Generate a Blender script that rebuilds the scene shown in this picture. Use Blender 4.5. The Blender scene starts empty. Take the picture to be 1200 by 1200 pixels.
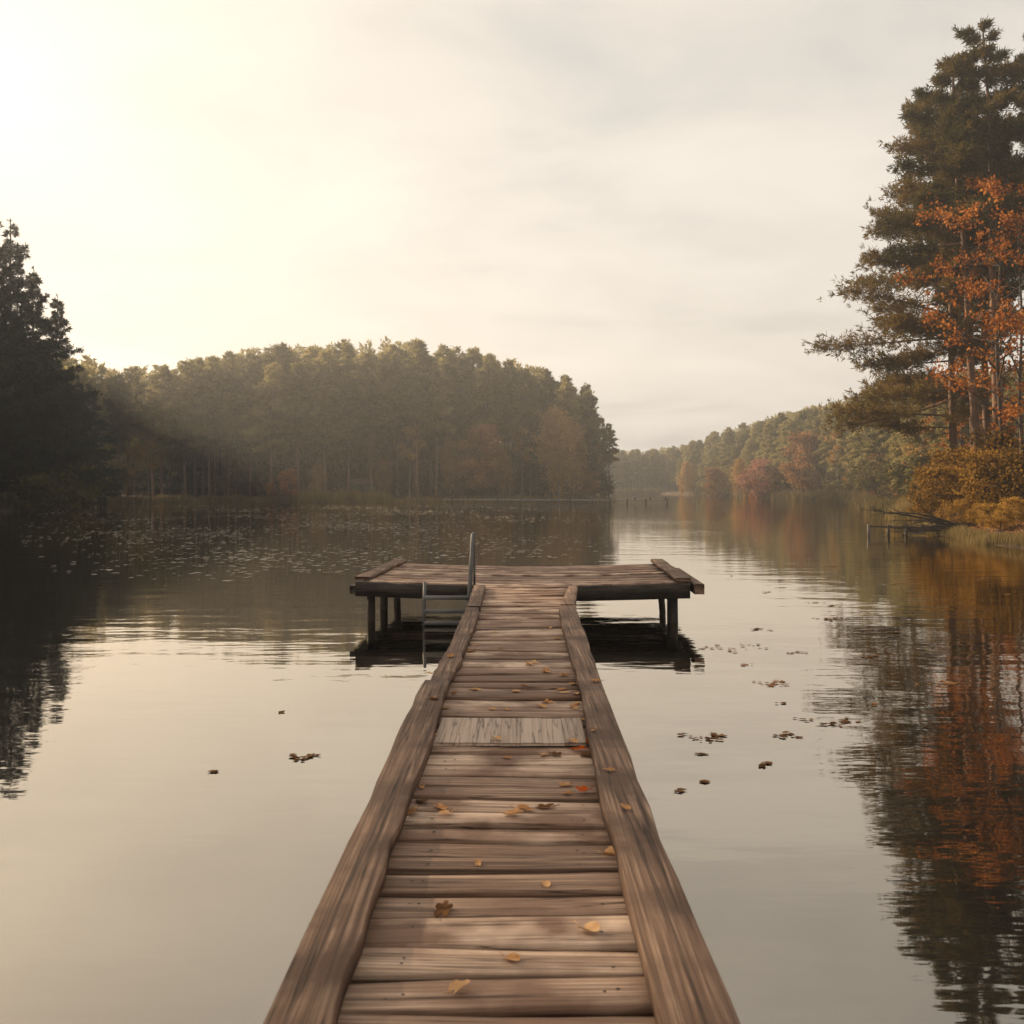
import bpy, math, random
import numpy as np

R = random.Random(7)
rng = np.random.default_rng(11)
C = bpy.context.scene.collection
F = 1167.0           # focal length in photograph pixels (35 mm lens)
HOR = 571.0          # horizon row
EYE = 2.14           # eye height above the water
DECK = 0.66          # deck height above the water
PI = math.pi

def X(px, d): return (px - 600.0) * d / F
def dist(y, z=0.0): return (EYE - z) * F / (y - HOR)
def lerp(a, b, t): return a + (b - a) * t

# ------------------------------------------------------------------ mesh builder
class MB:
    def __init__(s): s.v = []; s.f = []; s.n = 0; s.mi = []
    def add(s, verts, faces, mi=0):
        verts = np.asarray(verts, float).reshape(-1, 3)
        faces = np.asarray(faces, int)
        s.v.append(verts); s.f.append(faces + s.n); s.n += len(verts)
        s.mi.append(np.full(len(faces), mi))
    def build(s, name, mat, parent=None, loc=None, smooth=False):
        me = bpy.data.meshes.new(name)
        V = np.concatenate(s.v) if s.v else np.zeros((0, 3))
        me.vertices.add(len(V)); me.vertices.foreach_set('co', V.ravel())
        loops = np.concatenate([f.ravel() for f in s.f])
        tot = np.concatenate([np.full(len(f), f.shape[1]) for f in s.f])
        st = np.concatenate([[0], np.cumsum(tot)[:-1]])
        me.loops.add(len(loops)); me.loops.foreach_set('vertex_index', loops)
        me.polygons.add(len(tot)); me.polygons.foreach_set('loop_start', st)
        mats = mat if isinstance(mat, (list, tuple)) else [mat]
        for m in mats: me.materials.append(m)
        if len(mats) > 1: me.polygons.foreach_set('material_index', np.concatenate(s.mi))
        me.update(calc_edges=True); me.validate()
        if smooth: me.polygons.foreach_set('use_smooth', np.ones(len(me.polygons), bool))
        o = bpy.data.objects.new(name, me); C.objects.link(o)
        if parent: o.parent = parent
        if loc is not None: o.location = loc
        return o
    # ---- shapes
    def tube(s, pts, rad, sides=8, cap=True, mi=0):
        P = np.asarray(pts, float); n = len(P)
        rad = np.broadcast_to(np.asarray(rad, float), (n,))
        T = np.gradient(P, axis=0); T /= np.linalg.norm(T, axis=1)[:, None] + 1e-9
        ref = np.array([0, 0, 1.0]) if abs(T[:, 2]).mean() < .8 else np.array([1.0, 0, 0])
        U = np.cross(T, ref); U /= np.linalg.norm(U, axis=1)[:, None] + 1e-9
        W = np.cross(T, U)
        a = np.arange(sides) * 2 * PI / sides
        ring = P[:, None] + rad[:, None, None] * (U[:, None] * np.cos(a)[None, :, None] + W[:, None] * np.sin(a)[None, :, None])
        i = np.arange(n - 1)[:, None] * sides; j = np.arange(sides)[None]; k = (j + 1) % sides
        q = np.stack([i + j, i + k, i + sides + k, i + sides + j], -1).reshape(-1, 4)
        s.add(ring.reshape(-1, 3), q, mi)
        if cap:
            base = s.n - n * sides
            for r0, flip in ((0, 1), (n - 1, 0)):
                idx = base + r0 * sides + np.arange(sides)
                if flip: idx = idx[::-1]
                s.f.append(idx[None]); s.mi.append(np.array([mi]))
    def loft(s, L, Rr, zt, zb, cham=.008, mi=0):
        """a board along a row of left points L and right points R (n,2) with top zt and bottom zb (n,)"""
        L = np.asarray(L, float); Rr = np.asarray(Rr, float); n = len(L)
        zt = np.broadcast_to(np.asarray(zt, float), (n,)); zb = np.broadcast_to(np.asarray(zb, float), (n,))
        d = Rr - L; w = np.linalg.norm(d, axis=1)[:, None]; u = d / (w + 1e-9); c = cham
        def pt(p, z): return np.concatenate([p, z[:, None]], 1)
        prof = [pt(L, zb), pt(Rr, zb), pt(Rr, zt - c), pt(Rr - u * c, zt), pt(L + u * c, zt), pt(L, zt - c)]
        ring = np.stack(prof, 1); m = 6
        i = np.arange(n - 1)[:, None] * m; j = np.arange(m)[None]; k = (j + 1) % m
        s.add(ring.reshape(-1, 3), np.stack([i + j, i + k, i + m + k, i + m + j], -1).reshape(-1, 4), mi)
        base = s.n - n * m
        for r0 in (0, n - 1): s.f.append((base + r0 * m + np.arange(m))[None]); s.mi.append(np.array([mi]))
    def box(s, x0, x1, y0, y1, z0, z1, mi=0):
        v = [(x, y, z) for z in (z0, z1) for y in (y0, y1) for x in (x0, x1)]
        s.add(v, [(0, 2, 3, 1), (4, 5, 7, 6), (0, 1, 5, 4), (2, 6, 7, 3), (0, 4, 6, 2), (1, 3, 7, 5)], mi)
    def kites(s, P, D, ln, wd, bend=0.0, mi=0):
        """one kite-shaped blade or leaf per base point P, pointing along D"""
        n = len(P); ln = np.broadcast_to(ln, (n,))[:, None]; wd = np.broadcast_to(wd, (n,))[:, None]
        S = np.cross(D, rng.normal(size=(n, 3))); S /= np.linalg.norm(S, axis=1)[:, None] + 1e-9
        mid = P + D * ln * .5
        tip = P + D * ln; tip[:, 2] -= bend * ln[:, 0]
        v = np.stack([P, mid + S * wd, tip, mid - S * wd], 1).reshape(-1, 3)
        s.add(v, np.arange(4 * n).reshape(-1, 4), mi)

def norm(a): return a / (np.linalg.norm(a, axis=-1, keepdims=True) + 1e-9)

# ------------------------------------------------------------------ materials
def new_mat(name):
    m = bpy.data.materials.new(name); m.use_nodes = True
    nt = m.node_tree; nt.nodes.clear()
    return m, nt
def N(nt, t, **kw):
    n = nt.nodes.new(t)
    for k, v in kw.items():
        if hasattr(n, k): setattr(n, k, v)
        else: n.inputs[k].default_value = v
    return n
def ramp(nt, stops):
    r = nt.nodes.new('ShaderNodeValToRGB'); e = r.color_ramp.elements
    while len(e) > 1: e.remove(e[-1])
    e[0].position, e[0].color = stops[0][0], (*stops[0][1], 1)
    for p, c in stops[1:]:
        x = e.new(p); x.color = (*c, 1)
    return r

def foliage_mat(name, cols, transl=.35, scale=.5):
    """leaf material: colour varies leaf by leaf, clump by clump and tree by tree"""
    m, nt = new_mat(name); L = nt.links.new
    out = N(nt, 'ShaderNodeOutputMaterial')
    tc = N(nt, 'ShaderNodeTexCoord'); noi = N(nt, 'ShaderNodeTexNoise'); noi.inputs['Scale'].default_value = scale; noi.inputs['Detail'].default_value = 2
    L(tc.outputs['Object'], noi.inputs['Vector'])
    geo = N(nt, 'ShaderNodeNewGeometry'); oi = N(nt, 'ShaderNodeObjectInfo')
    a = N(nt, 'ShaderNodeMath', operation='MULTIPLY_ADD'); L(geo.outputs['Random Per Island'], a.inputs[0]); a.inputs[1].default_value = .35; a.inputs[2].default_value = -.4
    b = N(nt, 'ShaderNodeMath', operation='MULTIPLY_ADD'); L(oi.outputs['Random'], b.inputs[0]); b.inputs[1].default_value = .5; L(a.outputs[0], b.inputs[2])
    c = N(nt, 'ShaderNodeMath', operation='ADD'); L(noi.outputs['Fac'], c.inputs[0]); L(b.outputs[0], c.inputs[1])
    n = len(cols); rp = ramp(nt, [(.15 + .7 * i / (n - 1), k) for i, k in enumerate(cols)]); L(c.outputs[0], rp.inputs[0])
    d = N(nt, 'ShaderNodeBsdfDiffuse'); t = N(nt, 'ShaderNodeBsdfTranslucent'); mx = N(nt, 'ShaderNodeMixShader'); mx.inputs[0].default_value = transl
    L(rp.outputs[0], d.inputs[0]); L(rp.outputs[0], t.inputs[0]); L(d.outputs[0], mx.inputs[1]); L(t.outputs[0], mx.inputs[2]); L(mx.outputs[0], out.inputs[0])
    return m

def solid_mat(name, cols, scale=(3, 3, 3), rough=.8, bump=.0, island=.0, detail=5, metallic=0, spec=.3, streak=None, crack=0):
    """mottled solid: noise between colours, optional per-piece variation, grain bump"""
    m, nt = new_mat(name); L = nt.links.new
    out = N(nt, 'ShaderNodeOutputMaterial'); p = N(nt, 'ShaderNodeBsdfPrincipled'); L(p.outputs[0], out.inputs[0])
    tc = N(nt, 'ShaderNodeTexCoord'); mp = N(nt, 'ShaderNodeMapping'); mp.inputs['Scale'].default_value = scale
    L(tc.outputs['Object'], mp.inputs[0])
    geo = N(nt, 'ShaderNodeNewGeometry')
    addv = N(nt, 'ShaderNodeVectorMath', operation='ADD'); L(mp.outputs[0], addv.inputs[0])
    mul = N(nt, 'ShaderNodeMath', operation='MULTIPLY'); L(geo.outputs['Random Per Island'], mul.inputs[0]); mul.inputs[1].default_value = 37.0
    L(mul.outputs[0], addv.inputs[1])
    noi = N(nt, 'ShaderNodeTexNoise'); noi.inputs['Scale'].default_value = 1; noi.inputs['Detail'].default_value = detail; noi.inputs['Roughness'].default_value = .62
    L(addv.outputs[0], noi.inputs['Vector'])
    isl = N(nt, 'ShaderNodeMath', operation='MULTIPLY_ADD'); L(geo.outputs['Random Per Island'], isl.inputs[0]); isl.inputs[1].default_value = island; isl.inputs[2].default_value = -island / 2
    sm = N(nt, 'ShaderNodeMath', operation='ADD'); L(noi.outputs['Fac'], sm.inputs[0]); L(isl.outputs[0], sm.inputs[1])
    n = len(cols); rp = ramp(nt, [(.28 + .44 * i / (n - 1), k) for i, k in enumerate(cols)]); L(sm.outputs[0], rp.inputs[0])
    col = rp.outputs[0]
    if streak:   # dark blotches of wear and damp, own shape
        n2 = N(nt, 'ShaderNodeTexNoise'); n2.inputs['Scale'].default_value = streak[0]; n2.inputs['Detail'].default_value = 4
        L(tc.outputs['Object'], n2.inputs['Vector'])
        r2 = ramp(nt, [(.42, (0, 0, 0)), (.62, (1, 1, 1))]); L(n2.outputs['Fac'], r2.inputs[0])
        mx = N(nt, 'ShaderNodeMix', data_type='RGBA'); L(r2.outputs[0], mx.inputs[0]); L(col, mx.inputs[6]); mx.inputs[7].default_value = (*streak[1], 1)
        col = mx.outputs[2]
    if crack:    # fine drying cracks along the grain
        n3 = N(nt, 'ShaderNodeTexNoise'); n3.inputs['Scale'].default_value = crack; n3.inputs['Detail'].default_value = 3; L(addv.outputs[0], n3.inputs['Vector'])
        sb = N(nt, 'ShaderNodeMath', operation='SUBTRACT'); L(n3.outputs['Fac'], sb.inputs[0]); sb.inputs[1].default_value = .5
        ab = N(nt, 'ShaderNodeMath', operation='ABSOLUTE'); L(sb.outputs[0], ab.inputs[0]); r3 = ramp(nt, [(.0, (.22, .2, .19)), (.018, (.9, .9, .9)), (.05, (1, 1, 1))]); L(ab.outputs[0], r3.inputs[0])
        mm = N(nt, 'ShaderNodeMix', data_type='RGBA', blend_type='MULTIPLY'); mm.inputs[0].default_value = 1; L(col, mm.inputs[6]); L(r3.outputs[0], mm.inputs[7]); col = mm.outputs[2]
    L(col, p.inputs['Base Color'])
    p.inputs['Roughness'].default_value = rough; p.inputs['Metallic'].default_value = metallic; p.inputs['Specular IOR Level'].default_value = spec
    if bump:
        b = N(nt, 'ShaderNodeBump'); b.inputs['Strength'].default_value = bump; b.inputs['Distance'].default_value = .02
        L(noi.outputs['Fac'], b.inputs['Height']); L(b.outputs[0], p.inputs['Normal'])
    return m

M = {}
M['plank'] = solid_mat('weathered_plank', [(.1, .055, .035), (.38, .25, .172), (.68, .5, .37)], (1.1, 60, 60), .7, .6, .4, detail=8, streak=(2.6, (.2, .115, .075)), crack=.35)
M['rail'] = solid_mat('weathered_edge_board', [(.035, .018, .011), (.17, .098, .062), (.42, .28, .19)], (64, 1.0, 64), .75, .6, .18, detail=8, streak=(2.4, (.1, .056, .035)), crack=.3)
M['patch'] = solid_mat('pale_patch_board', [(.32, .23, .17), (.42, .31, .235), (.5, .38, .3)], (70, 2, 70), .65, .15, .3, crack=.3)
M['beam'] = solid_mat('dark_beam', [(.012, .009, .008), (.04, .03, .024), (.075, .056, .045)], (2.2, 16, 16), .75, .7, .2)  # dark brown tone with grain for the beams
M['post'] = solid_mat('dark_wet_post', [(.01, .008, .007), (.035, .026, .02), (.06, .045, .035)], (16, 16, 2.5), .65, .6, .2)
M['steel'] = solid_mat('dull_steel', [(.06, .06, .062), (.12, .12, .12), (.18, .175, .17)], (12, 12, 4), .5, .1, .1, metallic=.5, spec=.5)
M['pine_bark'] = solid_mat('pine_bark', [(.04, .026, .019), (.13, .078, .052), (.26, .145, .09)], (5, 5, 1.1), .9, .8)
M['dark_bark'] = solid_mat('dark_bark', [(.02, .015, .012), (.05, .037, .029), (.085, .063, .05)], (6, 6, 1.2), .9, .6)
M['birch_bark'] = solid_mat('birch_bark', [(.06, .05, .045), (.2, .175, .155), (.3, .27, .24)], (3, 3, 5), .8, .2)
M['ground'] = solid_mat('forest_floor', [(.022, .015, .009), (.065, .038, .02), (.115, .066, .03)], (.5, .5, .5), .95, .4, detail=9)
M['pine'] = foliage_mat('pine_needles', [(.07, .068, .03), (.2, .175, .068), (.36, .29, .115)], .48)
M['pine_warm'] = foliage_mat('warm_pine_needles', [(.022, .024, .01), (.075, .064, .022), (.17, .105, .03)], .42, .7)  # deeper, warmer needle tone for the near pines
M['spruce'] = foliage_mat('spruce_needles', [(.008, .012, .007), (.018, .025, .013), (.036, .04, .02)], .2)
M['orange'] = foliage_mat('orange_leaves', [(.07, .024, .008), (.26, .08, .016), (.5, .2, .045)], .45, .8)
M['rust'] = foliage_mat('rust_leaves', [(.15, .065, .025), (.29, .14, .055), (.4, .23, .1)], .4, .5)
M['red'] = foliage_mat('dusky_red_leaves', [(.2, .075, .055), (.34, .15, .1), (.45, .26, .17)], .4, .5)
M['gold'] = foliage_mat('gold_leaves', [(.07, .04, .01), (.27, .145, .026), (.46, .27, .06)], .45, 1.1)
M['amber'] = foliage_mat('amber_birch_leaves', [(.16, .09, .03), (.33, .19, .06), (.45, .29, .11)], .45, .5)
M['olive'] = foliage_mat('olive_shrub_leaves', [(.03, .03, .012), (.08, .07, .022), (.16, .11, .035)], .35, .8)
M['reed'] = foliage_mat('dry_reeds', [(.06, .05, .02), (.16, .12, .05), (.27, .2, .09)], .35, .25)
M['green_reed'] = foliage_mat('green_gold_reeds', [(.06, .05, .014), (.18, .135, .03), (.3, .21, .05)], .4, .4)
M['shade_reed'] = foliage_mat('shade_dark_reeds', [(.02, .02, .012), (.045, .04, .02), (.08, .065, .03)], .25, .3)  # darker reed copy, shade of the left shore put into the colour
M['leaf_tan'] = foliage_mat('tan_dead_leaf', [(.3, .14, .055), (.52, .28, .13), (.66, .42, .22)], .2, 20)
M['leaf_orange'] = foliage_mat('bright_orange_leaf', [(.38, .07, .015), (.5, .1, .02), (.55, .15, .03)], .25, 20)
M['leaf_brown'] = foliage_mat('brown_dead_leaf', [(.07, .035, .018), (.19, .095, .045), (.33, .18, .085)], .2, 20)
M['pad'] = foliage_mat('floating_pale_glint_leaf', [(.2, .15, .1), (.5, .43, .33), (.78, .7, .58)], .1, .3)  # pale leaves, with the brightness of reflections put into the colour
M['hut_green'] = solid_mat('green_boards', [(.02, .05, .035), (.035, .08, .055)], (4, 4, 1), .8, .2)
M['bleached'] = solid_mat('bleached_post', [(.05, .04, .035), (.12, .105, .09), (.26, .23, .2)], (9, 9, 3), .8, .3)
M['hut_roof'] = solid_mat('brown_felt', [(.09, .055, .04), (.16, .1, .075)], (2, 2, 2), .9, .2)
M['pale_wood'] = solid_mat('bleached_wood', [(.2, .19, .18), (.36, .34, .32)], (2, 8, 8), .8, .3, .2)

def water_mat():
    m, nt = new_mat('lake_water'); L = nt.links.new
    out = N(nt, 'ShaderNodeOutputMaterial'); df = N(nt, 'ShaderNodeBsdfDiffuse'); df.inputs[0].default_value = (.006, .006, .005, 1)
    p = N(nt, 'ShaderNodeBsdfGlossy'); p.inputs['Color'].default_value = (1, .93, .83, 1); p.inputs['Roughness'].default_value = .02
    fr = N(nt, 'ShaderNodeFresnel'); fr.inputs[0].default_value = 1.33; pw = N(nt, 'ShaderNodeMath', operation='POWER'); L(fr.outputs[0], pw.inputs[0]); pw.inputs[1].default_value = .4
    mxs = N(nt, 'ShaderNodeMixShader'); L(pw.outputs[0], mxs.inputs[0]); L(df.outputs[0], mxs.inputs[1]); L(p.outputs[0], mxs.inputs[2]); L(mxs.outputs[0], out.inputs[0])
    tc = N(nt, 'ShaderNodeTexCoord')
    h = None
    for sc, st, det in (((.5, 1.3, 1), 1.0, 2), ((2.5, 8.0, 1), .14, 2)):
        mp = N(nt, 'ShaderNodeMapping'); mp.inputs['Scale'].default_value = sc; mp.inputs['Rotation'].default_value = (0, 0, .12); L(tc.outputs['Object'], mp.inputs[0])
        n = N(nt, 'ShaderNodeTexNoise'); n.inputs['Scale'].default_value = 1; n.inputs['Detail'].default_value = det; L(mp.outputs[0], n.inputs['Vector'])
        k = N(nt, 'ShaderNodeMath', operation='MULTIPLY'); L(n.outputs['Fac'], k.inputs[0]); k.inputs[1].default_value = st
        if h is None: h = k.outputs[0]
        else:
            s = N(nt, 'ShaderNodeMath', operation='ADD'); L(h, s.inputs[0]); L(k.outputs[0], s.inputs[1]); h = s.outputs[0]
    # breeze: patches of calm and ruffled water
    n = N(nt, 'ShaderNodeTexNoise'); n.inputs['Scale'].default_value = .09; n.inputs['Detail'].default_value = 2; L(tc.outputs['Object'], n.inputs['Vector'])
    r = ramp(nt, [(.35, (.35, .35, .35)), (.65, (1, 1, 1))]); L(n.outputs['Fac'], r.inputs[0])
    s = N(nt, 'ShaderNodeMath', operation='MULTIPLY'); L(h, s.inputs[0]); L(r.outputs[0], s.inputs[1])
    b = N(nt, 'ShaderNodeBump'); b.inputs['Strength'].default_value = 1; b.inputs['Distance'].default_value = .015
    L(s.outputs[0], b.inputs['Height']); L(b.outputs[0], p.inputs['Normal'])
    return m
M['water'] = water_mat()

# ------------------------------------------------------------------ tags
def tag(o, label=None, cat=None, group=None, kind=None):
    if label: o['label'] = label
    if cat: o['category'] = cat
    if group: o['group'] = group
    if kind: o['kind'] = kind
    return o
def empty(name, loc, rz=0):
    o = bpy.data.objects.new(name, None); C.objects.link(o); o.location = loc; o.rotation_euler = (0, 0, rz); o.empty_display_size = .3
    return o
def copy_tree(src, loc, rz=0, sc=(1, 1, 1)):
    r = src.copy(); C.objects.link(r); r.location = loc; r.rotation_euler = (0, 0, rz); r.scale = sc
    for ch in src.children:
        c = ch.copy(); C.objects.link(c); c.parent = r
    return r

# ------------------------------------------------------------------ terrain and water
LAKE = np.array([(-46, -5), (-47, 40), (-46, 78), (-44, 92), (-45.5, 104), (-50, 116), (-57, 128), (-57, 139), (-44, 149), (-33, 147), (-20, 146), (-6, 150), (5, 153),
                 (12, 154), (17, 161), (17, 185), (14, 230), (17, 300), (30, 326), (45, 314), (51, 277), (49.5, 208), (50, 166), (43, 122), (35, 92), (27, 68), (23.8, 61),
                 (21.6, 56.5), (20.4, 50), (18.9, 43), (17.6, 37), (18.6, 32), (23, 22), (26, 8), (26, -5)], float)
def sdist(P):
    """signed distance to the lake's edge, positive on land"""
    A = LAKE; B = np.roll(LAKE, -1, 0); best = np.full(len(P), 1e9); inside = np.zeros(len(P), bool)
    for a, b in zip(A, B):
        ab = b - a; t = np.clip(((P - a) @ ab) / (ab @ ab), 0, 1)
        best = np.minimum(best, np.linalg.norm(P - (a + t[:, None] * ab), axis=1))
        c = ((a[1] > P[:, 1]) != (b[1] > P[:, 1])) & (P[:, 0] < (b[0] - a[0]) * (P[:, 1] - a[1]) / (b[1] - a[1] + 1e-12) + a[0])
        inside ^= c
    return np.where(inside, -best, best)
def gz(x, y):
    x = np.atleast_1d(np.asarray(x, float)); y = np.atleast_1d(np.asarray(y, float))
    d = sdist(np.stack([x, y], 1))
    w = .5 * np.sin(x * .9 + 1.3 * np.sin(y * .35)) + .5 * np.sin(y * .8 + x * .27)
    d = d + .35 * w
    land = .75 * (1 - np.exp(-np.maximum(d, 0) / 2.2)) + np.clip(d - 4, 0, 60) * .045 + np.clip(d - 10, 0, 60) * .12 + .08 * w * np.clip(d, 0, 1)
    return np.where(d > 0, land, np.maximum(-1.4, d * .35))
def gz1(x, y): return float(gz(x, y)[0])

def axis(fine0, fine1, step, lo, hi):
    a = list(np.arange(fine0, fine1 + .01, step)); s = step
    left, right = [], []; p = fine0
    while p > lo: s *= 1.5; p -= s; left.append(max(p, lo))
    s = step; p = fine1
    while p < hi: s *= 1.5; p += s; right.append(min(p, hi))
    return np.array(left[::-1] + a + right)
gx = axis(-64, 66, 1.1, -280, 280); gy = axis(-8, 336, 1.3, -40, 440)
GX, GY = np.meshgrid(gx, gy); Z = gz(GX.ravel(), GY.ravel())
nx, ny = len(gx), len(gy)
i, j = np.meshgrid(np.arange(nx - 1), np.arange(ny - 1)); q = (j * nx + i).ravel()
mb = MB(); mb.add(np.stack([GX.ravel(), GY.ravel(), Z], 1), np.stack([q, q + 1, q + nx + 1, q + nx], 1))
tag(mb.build('ground', M['ground'], smooth=True), 'brown leaf strewn forest ground around the lake', 'ground', kind='structure')
mb = MB(); mb.add([(-60, -8, 0), (64, -8, 0), (64, 340, 0), (-60, 340, 0)], [(0, 1, 2, 3)])
tag(mb.build('lake_water', M['water']), 'dark still lake mirroring the sky and trees', 'lake', kind='structure')

# ------------------------------------------------------------------ tree kinds
def stem_path(H, lean=(0, 0), wob=.12, n=14, r=None):
    r = r or R; t = np.linspace(0, 1, n); ph = [r.uniform(0, 6.3) for _ in range(4)]
    x = lean[0] * H * t + wob * (np.sin(t * 5 + ph[0]) - math.sin(ph[0])) * t + .4 * wob * np.sin(t * 13 + ph[1]) * t
    y = lean[1] * H * t + wob * (np.sin(t * 4.3 + ph[2]) - math.sin(ph[2])) * t + .4 * wob * np.sin(t * 11 + ph[3]) * t
    return np.stack([x, y, t * H], 1)
def at_path(P, t):
    f = np.clip(t, 0, 1) * (len(P) - 1); i = min(int(f), len(P) - 2)
    return lerp(P[i], P[i + 1], f - i)

def blades(mb, pos, dirs, K, ln, wd, spread=.75, up=.25):
    P = np.repeat(pos, K, 0); D = np.repeat(dirs, K, 0)
    D = norm(D + spread * rng.normal(size=P.shape) + np.array([0, 0, up]))
    n = len(P)
    mb.kites(P + rng.normal(size=P.shape) * ln * .12, D, ln * rng.uniform(.6, 1.25, n), wd * rng.uniform(.6, 1.3, n))

def pine(seed, H, start, Rmax, nb, twigs, K, ln, wd, r0=.22, lean=(0, 0), bias=None, shape='round', sides=7, sub=3, wob=.2, dead=8, gap=.0, top=.35, zone=None):
    """a pine: bare tapered stem, limbs, flat pads of needle tufts with gaps between them"""
    r = random.Random(seed); w = MB(); c = MB()
    P = stem_path(H, lean, wob, 16, r); t = np.linspace(0, 1, 16)
    flare = 1 + .5 * np.exp(-t * 26)
    P0 = P.copy(); P0[0, 2] = -.6
    w.tube(P0, r0 * flare * (1 - .9 * t ** 1.15) + .012, sides)
    pos, dr = [], []
    for k in range(dead):
        tt = r.uniform(.2, start); a = r.uniform(0, 2 * PI); p = at_path(P, tt); l = r.uniform(.4, 1.5)
        w.tube([p, p + np.array([math.cos(a) * l * .6, math.sin(a) * l * .6, -.05 * l]), p + np.array([math.cos(a) * l, math.sin(a) * l, -.25 * l])], [.03, .018, .006], 4, False)
    for k in range(nb):
        u = (k + r.random()) / nb
        tt = start + (1 - start) * u ** .9 * .985
        a = k * 2.39996 + r.uniform(-.5, .5)
        if shape == 'round': env = (math.sin(PI * min(1, .25 + .72 * u) ** .9) ** .7) * (1 - .45 * u) * (1 + .28 * math.sin(k * .41 + seed * 1.7)) + top * .08
        elif shape == 'cone': env = ((1 - u) ** .9 * (.6 + .4 * min(1, u * 5 + .4)) + .03) * (.78 + .34 * math.sin(k * .37 + seed))
        else: env = (1 - .8 * u ** 1.3) * (.84 + .16 * math.sin(k * 1.7)) * min(1, .55 + u * 6)
        l = Rmax * env * (r.uniform(.55, 1.15) if shape == 'sweep' else r.uniform(.62, 1.12))
        if bias: l *= 1 + bias[2] * math.cos(a - bias[1]) if bias[0] else 1
        if r.random() < gap or l < .25: continue
        p = at_path(P, tt)
        rise = {'round': lerp(.05, .75, u), 'cone': lerp(-.35, .5, u ** 1.5), 'sweep': lerp(-.05, .55, u)}[shape] + (r.uniform(-.3, .3) if shape == 'sweep' else r.uniform(-.12, .12))
        curl = {'round': -.12, 'cone': .16, 'sweep': .03}[shape]
        d2 = np.array([math.cos(a), math.sin(a), 0]); s = np.linspace(0, 1, 6)
        side = np.array([-d2[1], d2[0], 0]) * r.uniform(-.16, .16)
        B = p + l * (d2 * s[:, None] + side * s[:, None] ** 2 + np.array([0, 0, 1.0]) * (rise * s - (rise * .35 - curl) * s ** 2)[:, None])
        br = max(.012, r0 * .3 * (l / Rmax) ** .8 * (1 - .5 * u))
        w.tube(B, br * (1 - .85 * s) + .004, 4 if sub < 4 else 5, False)
        nt_ = max(3, int(twigs * (l / Rmax) ** .8))
        for q in range(nt_):
            sv = lerp(.28 if shape != 'cone' else .12, 1.0, (q + r.random()) / nt_)
            bp = at_path(B, sv); sg = 1 if q % 2 else -1
            tl = l * .34 * (1.15 - .75 * sv) * r.uniform(.6, 1.2) + .12
            ta = a + sg * r.uniform(.35, 1.1); rz_ = r.uniform(-.25, .5) + rise * .3
            if shape == 'cone': rz_ = r.uniform(-.35, .05)
            td = np.array([math.cos(ta), math.sin(ta), rz_])
            if sub >= 3 and tl > .3: w.tube([bp, bp + td * tl], [.012, .004], 3, False)
            m = sub + (1 if tl > .7 else 0) + (2 if tl > 1.1 else 0)
            for e in range(m):
                f = (e + .6 + .3 * r.random()) / m
                pos.append(bp + td * tl * f + np.array([r.gauss(0, .05), r.gauss(0, .05), r.gauss(0, .075 if sub > 4 else .04)]) * (1 + l * .3)); dr.append(td)
        pos.append(B[-1]); dr.append(B[-1] - B[-2])
    pos.append(P[-1]); dr.append(np.array([0, 0, 1.0]))
    blades(c, np.array(pos), norm(np.array(dr)), K, ln, wd)
    return w, c

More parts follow.
